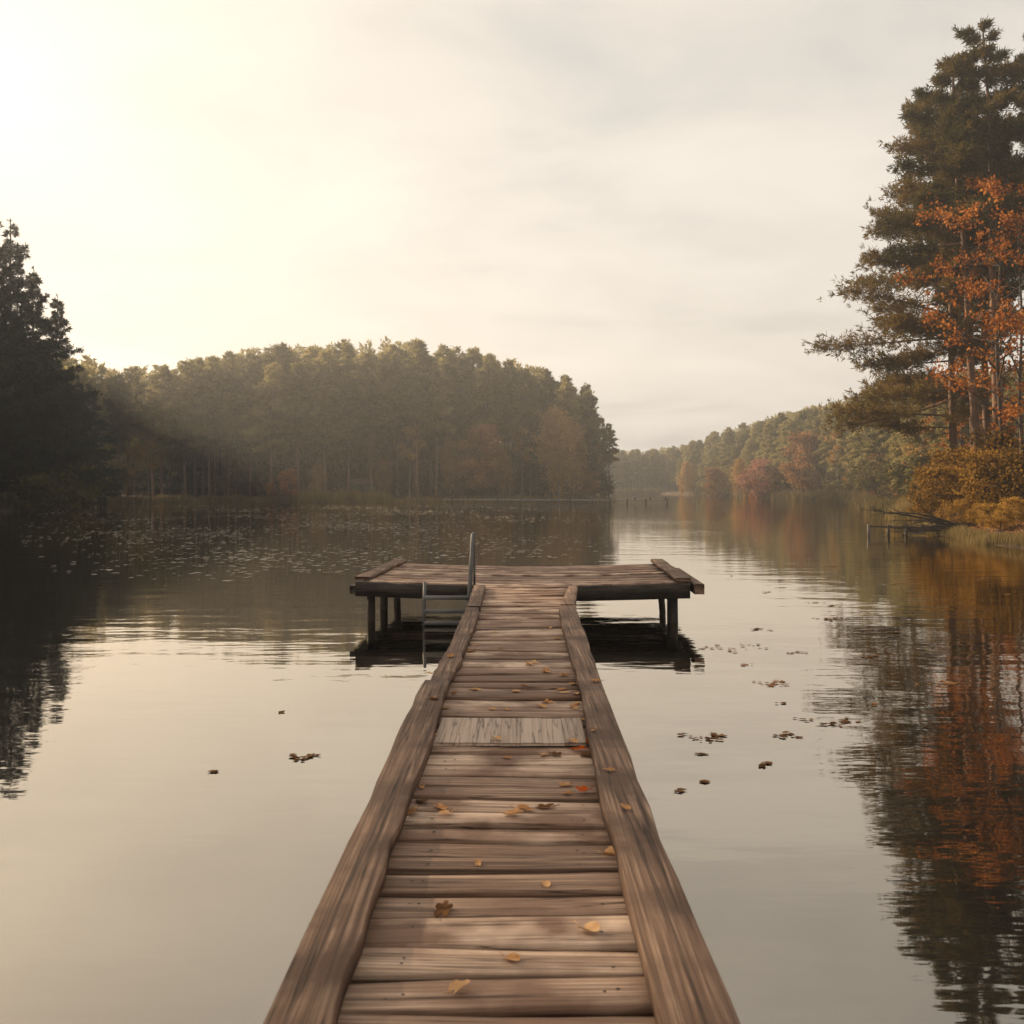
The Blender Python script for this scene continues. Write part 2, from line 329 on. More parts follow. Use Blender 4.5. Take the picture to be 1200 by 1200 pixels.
def broadleaf(seed, H, Rx, base=.3, nl=9, sub=6, leaves=6000, ls=.12, r0=.16, weep=0.0, lean=(0, 0), bare=False, sp=.33, flat=1.0):
    """a leafy tree: stem, limbs, twigs and leaf clusters round the twig ends"""
    r = random.Random(seed); w = MB(); c = MB()
    P = stem_path(H * .92, lean, .25, 12, r); t = np.linspace(0, 1, 12)
    P0 = P.copy(); P0[0, 2] = -.4
    w.tube(P0, r0 * (1 + .5 * np.exp(-t * 20)) * (1 - .9 * t) + .01, 7)
    tips = []
    for k in range(nl):
        u = (k + r.random() * .8) / nl; tt = base + (1 - base) * u * .95; a = k * 2.39996 + r.uniform(-.5, .5)
        l = Rx * (math.sin(PI * (.18 + .78 * u)) ** .8) * r.uniform(.7, 1.15) + .2
        d = np.array([math.cos(a), math.sin(a), r.uniform(.35, .95) * flat]); s = np.linspace(0, 1, 6)[:, None]
        p = at_path(P, tt)
        B = p + l * d * s + np.array([0, 0, 1.0]) * (-.25 * l * s ** 2)
        w.tube(B, r0 * .42 * (1 - .6 * u) * (1 - .88 * s[:, 0]) + .005, 5, False)
        for q in range(sub):
            sv = lerp(.3, 1, (q + r.random()) / sub); bp = at_path(B, sv)
            e = norm(d * .6 + np.array([r.gauss(0, .8), r.gauss(0, .8), r.gauss(.15, .5)])) * l * r.uniform(.25, .5) * (1.2 - .5 * sv)
            w.tube([bp, bp + e * .55 + np.array([0, 0, .04]), bp + e], [.02, .012, .004], 4, False)
            tips += [bp + e, bp + e * .6]
            if bare or weep:
                for z in range(4):
                    g = norm(np.array([r.gauss(0, 1), r.gauss(0, 1), -.4 if weep else r.gauss(.2, .6)])) * l * r.uniform(.15, .35)
                    w.tube([bp + e * .7, bp + e * .7 + g], [.008, .003], 3, False)
                    tips.append(bp + e * .7 + g)
    if not bare:
        tips = np.array(tips); tips = np.concatenate([tips, [P[-1]]])
        wt = rng.uniform(.2, 1, len(tips)) ** 1.5; idx = rng.choice(len(tips), leaves, p=wt / wt.sum())
        Q = tips[idx] + rng.normal(size=(leaves, 3)) * sp * np.array([1, 1, .75]) * (Rx / 2.6) ** .5
        if weep: Q[:, 2] -= np.abs(rng.normal(size=leaves)) ** 1.2 * weep
        D = norm(rng.normal(size=(leaves, 3)) + np.array([0, 0, -.35]))
        c.kites(Q, D, ls * rng.uniform(.6, 1.3, leaves), ls * .42 * rng.uniform(.7, 1.2, leaves))
    return w, c

PROTO = {}
def make_proto(key, name, wc, bark, leaf, crown_name='crown'):
    root = empty(name, (0, 0, 0)); w, c = wc
    w.build('trunk', M[bark], root, smooth=True)
    if c.n: c.build(crown_name, M[leaf], root)
    PROTO[key] = [root, False]
def put(key, x, y, label, group=None, rz=None, s=1.0, sz=None, dz=0, cat='tree'):
    root, used = PROTO[key]
    z = gz1(x, y) + dz
    rz = R.uniform(0, 2 * PI) if rz is None else rz
    sc = (s, s, s if sz is None else sz)
    if used: o = copy_tree(root, (x, y, z), rz, sc)
    else:
        o = root; o.location = (x, y, z); o.rotation_euler = (0, 0, rz); o.scale = sc; PROTO[key][1] = True
    if 'group' in o.keys(): del o['group']
    tag(o, label, cat, group)
    return o

# far pines (native height 22 m)
for k in range(6):
    make_proto(('fp', k), 'pine_tree', pine(100 + k, 22, [.4, .48, .34, .52, .43, .38][k], [3.1, 2.6, 3.5, 2.8, 3.2, 2.5][k], 60, 15, 8, .6, .08, r0=.2, shape='round', sub=2, gap=.06), 'pine_bark', 'pine')
for k in range(4):   # fuller, with limbs lower down (native 16 m)
    make_proto(('lp', k), 'pine_tree', pine(140 + k, 16, [.16, .22, .12, .2][k], [2.9, 2.6, 3.2, 2.5][k], 58, 15, 8, .56, .08, r0=.17, shape='round', sub=2, gap=.04), 'dark_bark', 'pine')
for k in range(3):   # spruces (native 24 m)
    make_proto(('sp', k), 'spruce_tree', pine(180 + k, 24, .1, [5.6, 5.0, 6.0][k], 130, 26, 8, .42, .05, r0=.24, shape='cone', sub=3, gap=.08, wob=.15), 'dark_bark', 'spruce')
# near pines (native 23 m), limbs sweeping out over the water
for k in range(5):
    make_proto(('np', k), 'pine_tree', pine(220 + k, 23, [.2, .58, .54, .6, .44][k], [5.7, 3.8, 4.0, 3.6, 4.8][k], [122, 46, 50, 42, 66][k], 36, 9, .3, .024, gap=.1, r0=.23,
               lean=(0, 0), bias=(1, PI, [.45, .2, .25, .1, .3][k]), shape='sweep', sides=10, sub=5, wob=.22, dead=16), 'pine_bark', 'pine_warm')

PG = 'pines of the forest across the lake'
def silhouette(px, tab):
    return np.interp(px, [a for a, _ in tab], [b for _, b in tab])
CT = [(60, 440), (110, 436), (200, 428), (260, 418), (300, 408), (350, 402), (400, 405), (440, 396), (520, 408), (600, 422), (660, 444), (690, 456), (712, 500)]
cnt = 0
for row in range(4):
    back = 2.5 + row * 4.4
    x = -62 - row * 1.5
    while x < 15.5 + row * .2:
        x += R.uniform(2.3, 4.1) * (1 if row < 2 else 1.2)
        xs = min(max(x, -57), 12.5)
        ysh = np.interp(xs, [-57, -44, -33, -20, -6, 5, 12.5], [140, 149, 147, 146, 150, 153, 155])
        y = ysh + back + R.uniform(-1.6, 1.6)
        if x < -57: y = 128 + back * .3 + R.uniform(0, 14)
        px = 600 + F * x / y
        if px > 706 and row < 1: continue
        if sdist(np.array([[x, y]]))[0] < 1: continue
        top = silhouette(px, CT) + R.uniform(-4, 22) + (0 if row > 0 else R.choice([0, 18, 34]))
        H = (HOR - top) * y / F + EYE - gz1(x, y)
        k = R.randrange(6); s = H / 22
        w = s * R.uniform(.95, 1.3)
        o = put(('fp', k), x, y, 'tall hazy pine in the forest straight across the lake', PG, s=w, sz=s)
        cnt += 1
# right-hand shore
RT = [(700, 533), (721, 531), (796, 526), (814, 519), (856, 502), (880, 498), (930, 481), (964, 475), (1010, 462), (1060, 448), (1150, 435), (1300, 425)]
for row in range(3):
    y = 76.0
    while y < 335:
        y += R.uniform(3.0, 5.2) * (1 + y / 350)
        xsh = np.interp(y, [68, 92, 122, 166, 208, 277, 314], [27, 35, 43, 50, 49.5, 51, 47])
        x = xsh + 2.2 + row * 4.4 + R.uniform(-1.2, 1.4) + (2 if row == 0 else 0)
        px = 600 + F * x / y
        if px > 1320 or sdist(np.array([[x, y]]))[0] < 1: continue
        top = silhouette(px, RT) + R.uniform(-3, 16) + (R.choice([0, 8, 16]) if row == 0 else 0)
        H = (HOR - top) * y / F + EYE - gz1(x, y); H = max(H, 9)
        s = H / 16; k = R.randrange(4)
        if R.random() < .25: key, s = ('fp', R.randrange(6)), H / 22
        else: key = ('lp', k)
        put(key, x, y, 'dark pine on the right-hand shore with lower limbs', 'pines along the right-hand shore', s=min(s * R.uniform(1.0, 1.3), 1.25), sz=s)
# the far end of the inlet
for row in range(2):
    for px in np.arange(690, 812, 8.5):
        y = 330 + row * 6 + R.uniform(-2, 3); p2 = px + R.uniform(-3, 3); x = X(p2, y)
        if sdist(np.array([[x, y]]))[0] < 1: y += 6
        H = (HOR - silhouette(p2, RT) + R.uniform(-5, 3)) * y / F + EYE - gz1(x, y)
        put(('lp', R.randrange(4)), x, y, 'small pale pine fading into haze at the far end of the inlet', 'pines at the far end of the inlet', s=H / 16 * 1.25, sz=H / 16)
# the deep forest behind the trees one can tell apart: one mass
bk = MB(); bp_, bd_ = [], []
def mass(x, y, H, base=.02, n=150, wR=2.6):
    g = gz1(x, y); u = rng.uniform(base, 1, n) ** .9; a = rng.uniform(0, 2 * PI, n)
    r_ = wR * np.sqrt(rng.uniform(0, 1, n)) * np.clip(1.25 - u, .12, 1)
    bp_.append(np.stack([x + r_ * np.cos(a), y + r_ * np.sin(a), g + u * H], 1)); bd_.append(norm(np.stack([np.cos(a), np.sin(a), rng.uniform(-.1, .8, n)], 1)))
    bk.tube([(x, y, g - .5), (x + R.uniform(-.4, .4), y, g + H * .95)], [.2, .03], 5, False, mi=1)
for row in range(4):
    x = -72.0
    while x < 14:
        x += R.uniform(2.4, 3.8); xs = min(max(x, -57), 12.5)
        y = np.interp(xs, [-57, -44, -33, -20, -6, 5, 12.5], [140, 149, 147, 146, 150, 153, 155]) + 20 + row * 5 + R.uniform(-2, 2)
        px = 600 + F * x / y
        if px > 700 - row * 3 or sdist(np.array([[x, y]]))[0] < 1: continue
        mass(x + 1, y - 3, R.uniform(5, 7.5), n=110)
        mass(x, y, (HOR - silhouette(px, CT) - R.uniform(0, 22)) * y / F + EYE - gz1(x, y), n=230)
    y = 66.0
    while y < 340:
        y += R.uniform(3.4, 5.0); x = np.interp(y, [68, 92, 122, 166, 208, 277, 314], [27, 35, 43, 50, 49.5, 51, 47]) + 16 + row * 5 + R.uniform(-1.5, 1.5); px = 600 + F * x / y
        if px > 1400: continue
        mass(x, y, max(6, (HOR - silhouette(px, RT) - R.uniform(0, 14)) * y / F + EYE - gz1(x, y)), n=230)
    for px in np.arange(684, 806, 8):
        y = 345 + row * 6; x = X(px + R.uniform(-3, 3), y); mass(x, y, (HOR - silhouette(px, RT) - R.uniform(-1, 7)) * y / F + EYE - gz1(x, y), n=150, wR=3.4)
    for px in np.arange(-260, 120, 11):
        y = 126 + row * 6 + R.uniform(-2, 2); x = X(px, y)
        if sdist(np.array([[x, y]]))[0] > .6: mass(x, y, (HOR - 440 + R.uniform(0, 20)) * y / F + EYE - gz1(x, y), n=420)
blades(bk, np.concatenate(bp_), np.concatenate(bd_), 4, .95, .17)
tag(bk.build('deep_forest', [M['pine'], M['dark_bark']]), 'deep forest filling the ground behind the trees of both shores', 'forest', kind='stuff')
# left: dark spruces
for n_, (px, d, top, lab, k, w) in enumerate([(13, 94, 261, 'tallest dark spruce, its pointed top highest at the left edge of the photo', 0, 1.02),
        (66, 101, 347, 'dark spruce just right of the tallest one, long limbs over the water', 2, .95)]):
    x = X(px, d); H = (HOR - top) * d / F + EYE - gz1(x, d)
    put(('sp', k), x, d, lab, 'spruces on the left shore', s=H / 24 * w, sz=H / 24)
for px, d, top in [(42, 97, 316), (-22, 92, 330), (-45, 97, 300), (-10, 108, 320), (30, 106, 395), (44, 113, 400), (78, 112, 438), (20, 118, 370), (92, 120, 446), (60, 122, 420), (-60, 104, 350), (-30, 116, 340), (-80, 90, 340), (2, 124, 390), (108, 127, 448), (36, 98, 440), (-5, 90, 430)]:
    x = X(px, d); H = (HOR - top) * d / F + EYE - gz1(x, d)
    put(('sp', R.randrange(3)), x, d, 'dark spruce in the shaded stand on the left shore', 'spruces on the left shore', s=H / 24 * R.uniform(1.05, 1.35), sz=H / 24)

for d in np.arange(16, 92, 3.6):  # unseen spruces added beyond the frame, made tall to shade haze and jetty
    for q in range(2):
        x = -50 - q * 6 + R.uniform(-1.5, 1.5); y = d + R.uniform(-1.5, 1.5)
        put(('sp', R.randrange(3)), x, y, 'tall dark spruce added out of frame on the left shore to shade the lake', 'added shading spruces on the left shore beyond the frame', s=R.uniform(1.15, 1.35), sz=R.uniform(1.2, 1.35))
# near right bank: pines
NP = [(0, 1122, 54.5, 'sweeping pine nearest the water on the right, its limbs reaching out leftmost', -.055, 1.0),
      (1, 1151, 50.5, 'reddish pine trunk rising beside the shoreline bush, second from the water', -.085, 1.0),
      (2, 1163, 53.0, 'slim pine between the two thickest trunks on the right bank', -.06, .97),
      (3, 1172, 49.0, 'thick pine behind the orange leaves on the right bank', -.05, 1.03),
      (1, 1184, 52.0, 'leaning pine at the right edge with a reddish trunk', -.07, .95),
      (4, 1143, 58.5, 'tall pine standing close behind the sweeping one', -.05, .98),
      (2, 1222, 48.0, 'pine at the far right cut by the edge of the photo', -.05, 1.0),
      (3, 1215, 58.0, 'pine set back on the right bank behind the others', -.04, 1.0)]
for i_, (k, px, d, lab, lean, s) in enumerate(NP):
    o = put(('np', k), X(px, d), d, lab, 'tall pines on the near right bank', rz=[0, .3, -.4, .5, -.3, .7, .8, 1.2][i_], s=s)
    o.rotation_euler = (0, lean, o.rotation_euler[2])

# broadleaf trees
make_proto('oak_near', 'oak_tree', broadleaf(301, 15, 3.2, .22, 26, 7, 4300, .15, .1, sp=.14), 'dark_bark', 'orange')
make_proto('oak_near2', 'oak_tree', broadleaf(302, 13, 2.6, .25, 20, 7, 2600, .15, .09, sp=.15), 'dark_bark', 'orange')
put('oak_near', X(1176, 46.5), 46.5, 'orange leaved oak climbing in front of the pine trunks at right', 'oaks on the near right bank', s=1.2)
put('oak_near2', X(1198, 45), 45, 'smaller orange oak at the right edge of the photo', 'oaks on the near right bank', s=1.15)
put('oak_near2', X(1128, 60), 60, 'orange oak half hidden behind the first sweeping pine', 'oaks on the near right bank', s=.75)
make_proto('oak_far', 'oak_tree', broadleaf(303, 12, 3.2, .12, 18, 7, 6000, .36, .16, sp=.45), 'dark_bark', 'rust')
for px, d, top, lab in [(940, 176, 502, 'broad rust coloured oak on the right shore beside the dusky red tree'), (1003, 150, 535, 'low rust oak on the right shore near a thin bare trunk'),
                        (915, 190, 540, 'small rust oak just left of the broad one'), (1032, 128, 528, 'rust oak behind the sweeping pine limbs'), (1075, 100, 520, 'rust oak behind the golden bush'),
                        (1092, 92, 505, 'rust oak right behind the first pine trunk'), (838, 228, 545, 'small rust oak far along the right shore'), (560, 151, 492, 'rust oak amid the pines across the lake'),
                        (1055, 110, 555, 'low rust bush-like oak behind the shoreline reeds'), (690, 157, 540, 'rust oak at the right end of the forest across the lake')]:
    x = X(px, d); H = (HOR - top) * d / F + EYE - gz1(x, d)
    put('oak_far', x, d, lab, 'rust coloured oaks along the shores', s=H / 12)
make_proto('red_tree', 'maple_tree', broadleaf(304, 8.5, 3.2, .1, 16, 7, 4200, .36, .12, sp=.45), 'dark_bark', 'red')
put('red_tree', X(890, 193), 193, 'dusky red maple at the waterline of the right shore', s=1.0)
make_proto('birch', 'birch_tree', broadleaf(305, 15, 2.6, .25, 20, 7, 6500, .3, .12, weep=1.5, sp=.3), 'birch_bark', 'amber')
for px, d, top, lab, s in [(655, 151, 462, 'amber weeping birch near the right end of the far forest', 1), (672, 155, 482, 'paler weeping birch just right of the amber one', .9), (528, 152, 500, 'amber birch amid tall pine trunks across the lake', .8),
                        (804, 268, 535, 'slim amber birch far along the right shore', 1), (398, 158, 405, 'amber birch crown topping the forest across the lake', 1.0), (688, 158, 505, 'short amber birch at the right tip of the far forest', 1), (590, 151, 520, 'low amber birch at the waterline left of the weeping pair', 1), (450, 149, 530, 'low amber birch behind the reed bed across the lake', 1), (372, 148.5, 535, 'low amber birch just right of the bright orange shrub', 1), (868, 205, 530, 'amber birch left of the dusky red maple', 1)]:
    x = X(px, d); H = (HOR - top) * d / F + EYE - gz1(x, d)
    put('birch', x, d, lab, 'amber birches', s=H / 15 * s, sz=H / 15)
make_proto('bare', 'bare_tree', broadleaf(306, 9, 2.4, .2, 16, 7, 0, .1, .11, bare=True), 'dark_bark', 'rust')
for px, d, h, lab in [(709, 158, 7, 'bare leafless tree at the right tip of the forest across the lake'), (826, 232, 7.5, 'bare pale tree on the right shore before the pines'), (1000, 146, 8, 'bare leaning tree by the right shore reeds')]:
    put('bare', X(px, d), d, lab, 'bare trees along the shores', s=h / 9)
make_proto('thin_birch', 'birch_tree', broadleaf(307, 11, 1.6, .5, 9, 5, 900, .28, .065, sp=.3), 'birch_bark', 'amber')
for px, d, h, lab in [(981, 152, 11, 'thin white stemmed birch on the right shore'), (157, 140, 9, 'thin pale birch stem in the shaded corner at left'), (174, 142, 10, 'leaning pale birch stem in the shaded corner at left'),
                      (480, 149, 12, 'thin white birch stem before the forest across the lake'), (612, 153, 12, 'white birch stem left of the amber weeping birch'), (1076, 84, 8, 'white birch stem behind the golden bush')]:
    put('thin_birch', X(px, d), d, lab, 'white stemmed birches', s=h / 11)

# shrubs
make_proto('gold_bush', 'shoreline_bush', broadleaf(320, 3.4, 2.1, .05, 18, 8, 6200, .14, .05, sp=.22, flat=.7), 'dark_bark', 'gold', 'foliage')
for px, d, s, lab in [(1102, 50.8, .8, 'golden bush leaning over the water beside the fallen branches'), (1140, 49.5, 1.0, 'big golden bush in front of the pine trunks'), (1172, 46, .95, 'golden bush by the leaf strewn bank'),
                      (1200, 46, 1.2, 'tall golden bush at the right edge of the photo'), (1122, 54, 1.05, 'golden bush behind the big one'), (1190, 40.5, .35, 'small golden bush low on the bank'), (1150, 42.8, .3, 'low yellow bush at the bank edge just right of the fallen branches'), (1172, 40.2, .33, 'low yellow bush at the waterline between two others on the bank'), (1128, 45.8, .4, 'yellow bush growing over the roots of the fallen branches')]:
    put('gold_bush', X(px, d), d, lab, 'golden bushes on the near right bank', s=s, cat='bush')
make_proto('small_orange', 'orange_shrub', broadleaf(321, 4.6, 1.4, .08, 14, 6, 1500, .3, .06, sp=.3), 'dark_bark', 'orange', 'foliage')
for px, d, s, lab in [(340, 147.2, 1.05, 'bright orange shrub glowing at the waterline across the lake'), (318, 148, .6, 'low rusty shrub left of the bright orange one'), (885, 196, .7, 'low orange shrub beneath the dusky red maple'), (1020, 128, .7, 'low orange shrub in the right shore reeds')]:
    put('small_orange', X(px, d), d, lab, 'orange shrubs along the shores', s=s, cat='shrub')
make_proto('under', 'understory_shrub', broadleaf(322, 3.2, 2.3, .05, 14, 6, 1500, .34, .05, sp=.4), 'dark_bark', 'olive', 'foliage')
for px in range(60, 720, 13):
    d = 153 + R.uniform(0, 9) if px > 130 else 136 + R.uniform(0, 6)
    if px > 470: d += 5
    x = X(px, d)
    if sdist(np.array([[x, d]]))[0] < 1: d += 4
    put('under', X(px, d), d, 'low olive shrub among the pine trunks across the lake', 'low shrubs under the pines across the lake', s=R.uniform(.6, 1.35), cat='shrub')
for k in range(26):
    y = R.uniform(84, 300); xsh = np.interp(y, [68, 92, 122, 166, 208, 277, 314], [27, 35, 43, 50, 49.5, 51, 47])
    put('under', xsh + R.uniform(2, 4.5), y, 'low olive shrub at the foot of the right-hand shore pines', 'low shrubs under the right-hand shore pines', s=R.uniform(.6, 1.2), cat='shrub')
for k in range(22):
    d = R.uniform(91, 124); px = R.uniform(-30, 95)
    put('under', X(px, d), d, 'low dark shrub under the left shore spruces', 'low shrubs under the left shore spruces', s=R.uniform(.7, 1.2), cat='shrub')

# reeds and grass: nobody could count the stems
def reeds(name, spots, mat, label, cat='reeds'):
    mb = MB()
    for x0, y0, x1, y1, dep, n, h, wd in spots:
        t = rng.uniform(0, 1, n); x = lerp(x0, x1, t) + rng.normal(size=n) * dep * .4; y = lerp(y0, y1, t) + rng.uniform(-.5, 1, n) * dep
        z = np.maximum(gz(x, y), -.25) - .05
        cl = .55 + .45 * np.sin(x * 1.9 + y * .7) * np.sin(x * .6 - y * 1.1)
        D = norm(np.stack([rng.normal(size=n) * .16, rng.normal(size=n) * .16, np.ones(n)], 1))
        mb.kites(np.stack([x, y, z], 1), D, h * (.45 + .55 * cl) * rng.uniform(.6, 1.2, n) + .25, wd, .06)
    return tag(mb.build(name, M[mat]), label, cat, kind='stuff')
reeds('reed_bed', [(-31.5, 146.6, -19, 145.4, 1.6, 2800, 2.0, .05), (-19, 145.5, -4, 150, 1.2, 500, .9, .05)], 'green_reed', 'yellow green reed bed at the waterline across the lake')
reeds('shore_reeds', [(-57, 139, -44, 149, 1.0, 1500, 1.0, .05), (-44, 149, -36, 147, 1, 900, .9, .05), (-4, 150, 16, 157, 1.0, 2000, .8, .05)], 'reed', 'low dry reeds along the shaded far waterline')
reeds('left_shore_reeds', [(-46, 78, -44.3, 92, 1.2, 900, 1.3, .04), (-44.3, 92, -46, 104, 1.2, 1500, 1.3, .04), (-46, 104, -50.5, 116, 1.2, 1500, 1.2, .045), (-50.5, 116, -57, 128, 1.2, 1500, 1.2, .05), (-57.5, 128, -57, 139, 1.2, 1000, 1.1, .05)], 'shade_reed', 'low growth coloured dark for the shade along the left waterline')
reeds('right_shore_reeds', [(49.6, 212, 50, 166, 1.5, 2400, 1.7, .06), (50, 166, 43, 122, 1.5, 3800, 1.7, .05), (43, 122, 27, 70, 1.3, 3500, 1.5, .04), (51, 277, 49.5, 212, 1.6, 1500, 1.9, .08), (18, 300, 46, 313, 2, 2500, 2.6, .08)], 'reed', 'dry brown reeds along the right-hand waterline')
reeds('bank_grass', [(22.6, 57, 21.0, 52, .9, 1500, 1.2, .018), (20.6, 50, 19.2, 43.5, .6, 1000, .4, .013), (19.2, 43.5, 17.9, 37, .6, 1100, .36, .013), (25, 61, 22.6, 57, 1.2, 1500, 1.5, .02), (17.8, 38, 18.8, 32.5, .7, 1500, .35, .012)], 'reed', 'dry yellowing grass fringing the near right bank', 'grass')
n = 30000; bx = rng.uniform(18.4, 34, n); by = rng.uniform(30, 62, n); ok = sdist(np.stack([bx, by], 1)) > .3; bx, by = bx[ok], by[ok]
mb = MB(); D = norm(np.stack([rng.normal(size=len(bx)), rng.normal(size=len(bx)), rng.uniform(0, .4, len(bx))], 1))
mb.kites(np.stack([bx, by, gz(bx, by) + .02], 1), D, .14 * rng.uniform(.6, 1.3, len(bx)), .05)
tag(mb.build('leaf_litter', M['rust']), 'rust coloured leaf litter covering the near right bank', 'leaf litter', kind='stuff')

# ------------------------------------------------------------------ jetty
jetty = tag(empty('wooden_jetty', (0, 8, 0)), 'weathered T shaped wooden jetty running out over the still lake', 'jetty')
JO = np.array([0, 8, 0.])
def part(mb, name, mat, parent=jetty, **kw):
    for v in mb.v: v -= JO
    return mb.build(name, [M[k] for k in mat] if isinstance(mat, list) else M[mat], parent, **kw)
RT_Z = DECK + .065
def rail_pts(tab):   # tab: (row, outer px, inner px) -> y, outer x, inner x
    out = []
    for y, a, b in tab:
        d = dist(y, RT_Z); out.append((d, X(a, d), X(b, d)))
    return out
def board(tab, nseg=26, seed=0, jit=.008, zt=RT_Z, th=.062, dz=0):
    r = np.random.default_rng(seed); ys = np.array([p[0] for p in tab]); a = np.array([p[1] for p in tab]); b = np.array([p[2] for p in tab])
    yy = np.linspace(ys.min(), ys.max(), nseg); o = np.argsort(ys)
    A = np.interp(yy, ys[o], a[o]) + r.normal(size=nseg) * jit * .5; B = np.interp(yy, ys[o], b[o]) + r.normal(size=nseg) * jit
    mb = MB(); z = zt + dz + np.convolve(r.normal(size=nseg + 4), np.ones(5) / 5, 'valid') * .004
    sk = np.linspace(0, .0, nseg)
    mb.loft(np.stack([A, yy + sk], 1), np.stack([B, yy - sk], 1), z, z - th, .006)
    return mb
near_l = [(-1.8, -.655, -.47), (2.0, -.655, -.475)] + rail_pts([(963, 420, 468), (910, 447, 490), (857, 467, 510), (820, 486, 519), (799, 496.5, 526)])
far_l = rail_pts([(797, 504, 525), (775, 514.5, 539), (757, 526.5, 545.5), (746, 531, 550), (731, 537, 556.5), (712, 546, 562.5)])
tip_l = rail_pts([(711, 547.5, 563.5), (698, 551.5, 566), (685.5, 555.5, 569)])
near_r = [(-1.8, .60, .395), (2.0, .60, .4)] + rail_pts([(963, 766, 711), (917, 750, 701), (857, 728, 690), (823, 715, 683.5), (797, 704, 678), (764, 693, 667), (746, 688, 662), (731, 681.5, 658), (710, 674.5, 655)])
tip_r = rail_pts([(708, 674, 658.5), (697, 675.5, 662), (685.5, 677, 666.5)])
for tab, sd, dz, lab in [(near_l, 1, .012, 'broad near edge board with a pale worn face'), (far_l, 2, 0, None), (tip_l, 3, .006, None), (near_r, 4, .004, 'long edge board curving with the walkway'), (tip_r, 5, 0, None)]:
    o = part(board(tab, 34 if len(tab) > 5 else 12, sd, .007, dz=dz), 'edge_board', 'rail')
    if lab: o['label'] = lab
def edge(d):   # walkway outline at distance d
    l = np.interp(d, [-2, 4.2, 7.3, 8, 11, 16], [-.64, -.64, -.64, -.6, -.555, -.56]); r_ = np.interp(d, [-2, 4.2, 6.5, 9, 11.8, 13, 16], [.585, .585, .63, .69, .75, .8, .98])
    return l + .02, r_ - .02
PLANKS = []
deck = MB(); y = -1.9; k = 0
PATCH0, PATCH1 = dist(876, DECK), dist(845.5, DECK)
while y < 15.3:
    w = R.uniform(.12, .215); g = R.uniform(.02, .055)
    l, r_ = edge(y + w / 2); n = 9; t = np.linspace(0, 1, n); xs = lerp(l + R.uniform(-.02, .05), r_ + R.uniform(-.05, .02), t)
    sk = R.uniform(-.02, .02) if y < 12.3 else lerp(.0, .16, min(1, (y - 12.3) / 1.2)) * R.uniform(.6, 1)
    sk2 = sk + R.uniform(-.016, .016)
    e0 = y + sk * (t - .5) + np.cumsum(rng.normal(size=n)) * .003; e1 = y + w + sk2 * (t - .5) + np.cumsum(rng.normal(size=n)) * .003
    z = DECK + R.uniform(-.014, .008) + R.uniform(-.022, .022) * (t - .5) + R.uniform(-.008, .004) * np.sin(t * PI)
    deck.loft(np.stack([xs, e1], 1), np.stack([xs, e0], 1), z, z - .04, .006)
    PLANKS.append((y, y + w, xs, z))
    for xo in (-.33, -.3, .31, .34):   # rusty nail heads
        xm = (l + r_) / 2 + xo + R.uniform(-.02, .02); f = (xm - xs[0]) / (xs[-1] - xs[0]); zz = float(np.interp(f, t, z)) + .0012; a6 = np.arange(6) * PI / 3; rr = R.uniform(.005, .008); yc = y + w * R.uniform(.3, .7)
        if R.random() < .8: deck.add(np.stack([xm + rr * np.cos(a6), yc + rr * np.sin(a6), np.full(6, zz)], 1), [tuple(range(6))], 1)
    y += w + g; k += 1
part(deck, 'walkway_deck', ['plank', 'post'])
pa = MB()
xl, xr = X(512, dist(860, DECK)), X(683, dist(860, DECK)); nb_ = 7
for k in range(nb_):
    a = lerp(xl, xr, k / nb_); b = lerp(xl, xr, (k + 1) / nb_) - .0005; e = R.uniform(-.006, .006)
    pa.loft([(a + .0, PATCH0 + e + .02), (a + .01, PATCH1 + e)], [(b + .0, PATCH0 + e + .02), (b + .01, PATCH1 + e)], DECK + .02 + R.uniform(-.001, .003), DECK + .004, .0015)
part(pa, 'patch_panel', 'patch')['label'] = 'pale newer boards laid lengthwise as a patch'
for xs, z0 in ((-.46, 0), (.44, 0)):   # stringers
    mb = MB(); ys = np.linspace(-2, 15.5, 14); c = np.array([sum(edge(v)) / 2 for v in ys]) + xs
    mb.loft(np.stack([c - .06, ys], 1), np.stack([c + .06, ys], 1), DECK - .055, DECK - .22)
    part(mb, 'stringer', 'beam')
for d in (1.5, 4.8, 8.2, 11.6):
    for sgn in (-1, 1):
        c = sum(edge(d)) / 2 + sgn * .4; mb = MB()
        mb.tube([(c, d, -1.3), (c + .01, d, 0), (c, d, DECK - .23)], [.075, .07, .065], 10); part(mb, 'post', 'post', smooth=True)
# the platform
yaw = -.045; cx, cy = .24, 17.55; PW, PD = 5.02, 3.95
def pl(x, y):
    x = np.asarray(x, float); y = np.asarray(y, float)
    return np.stack([cx + x * math.cos(yaw) - y * math.sin(yaw), cy + x * math.sin(yaw) + y * math.cos(yaw)], -1)
def sag(x): return -.055 * (1 - (np.asarray(x) / (PW / 2)) ** 2)
mb = MB(); y = -PD / 2
while y < PD / 2 - .08:
    w = min(R.uniform(.2, .29), PD / 2 - y); n = 13; t = np.linspace(0, 1, n); xs = lerp(-PW / 2 + R.uniform(-.02, .03), PW / 2 + R.uniform(-.03, .03), t)
    sk = R.uniform(-.03, .03)
    e0 = y + sk * (t - .5) * .5 + np.cumsum(rng.normal(size=n)) * .003 ; e1 = e0 + w - R.uniform(.03, .075) + R.uniform(-.03, .03) * t
    z = DECK + .01 + sag(xs) + R.uniform(-.022, .008) + R.uniform(-.03, .03) * (t - .5)
    mb.loft(pl(xs, e1), pl(xs, e0), z, z - .045, .007)
    y += w
part(mb, 'platform_deck', 'plank')
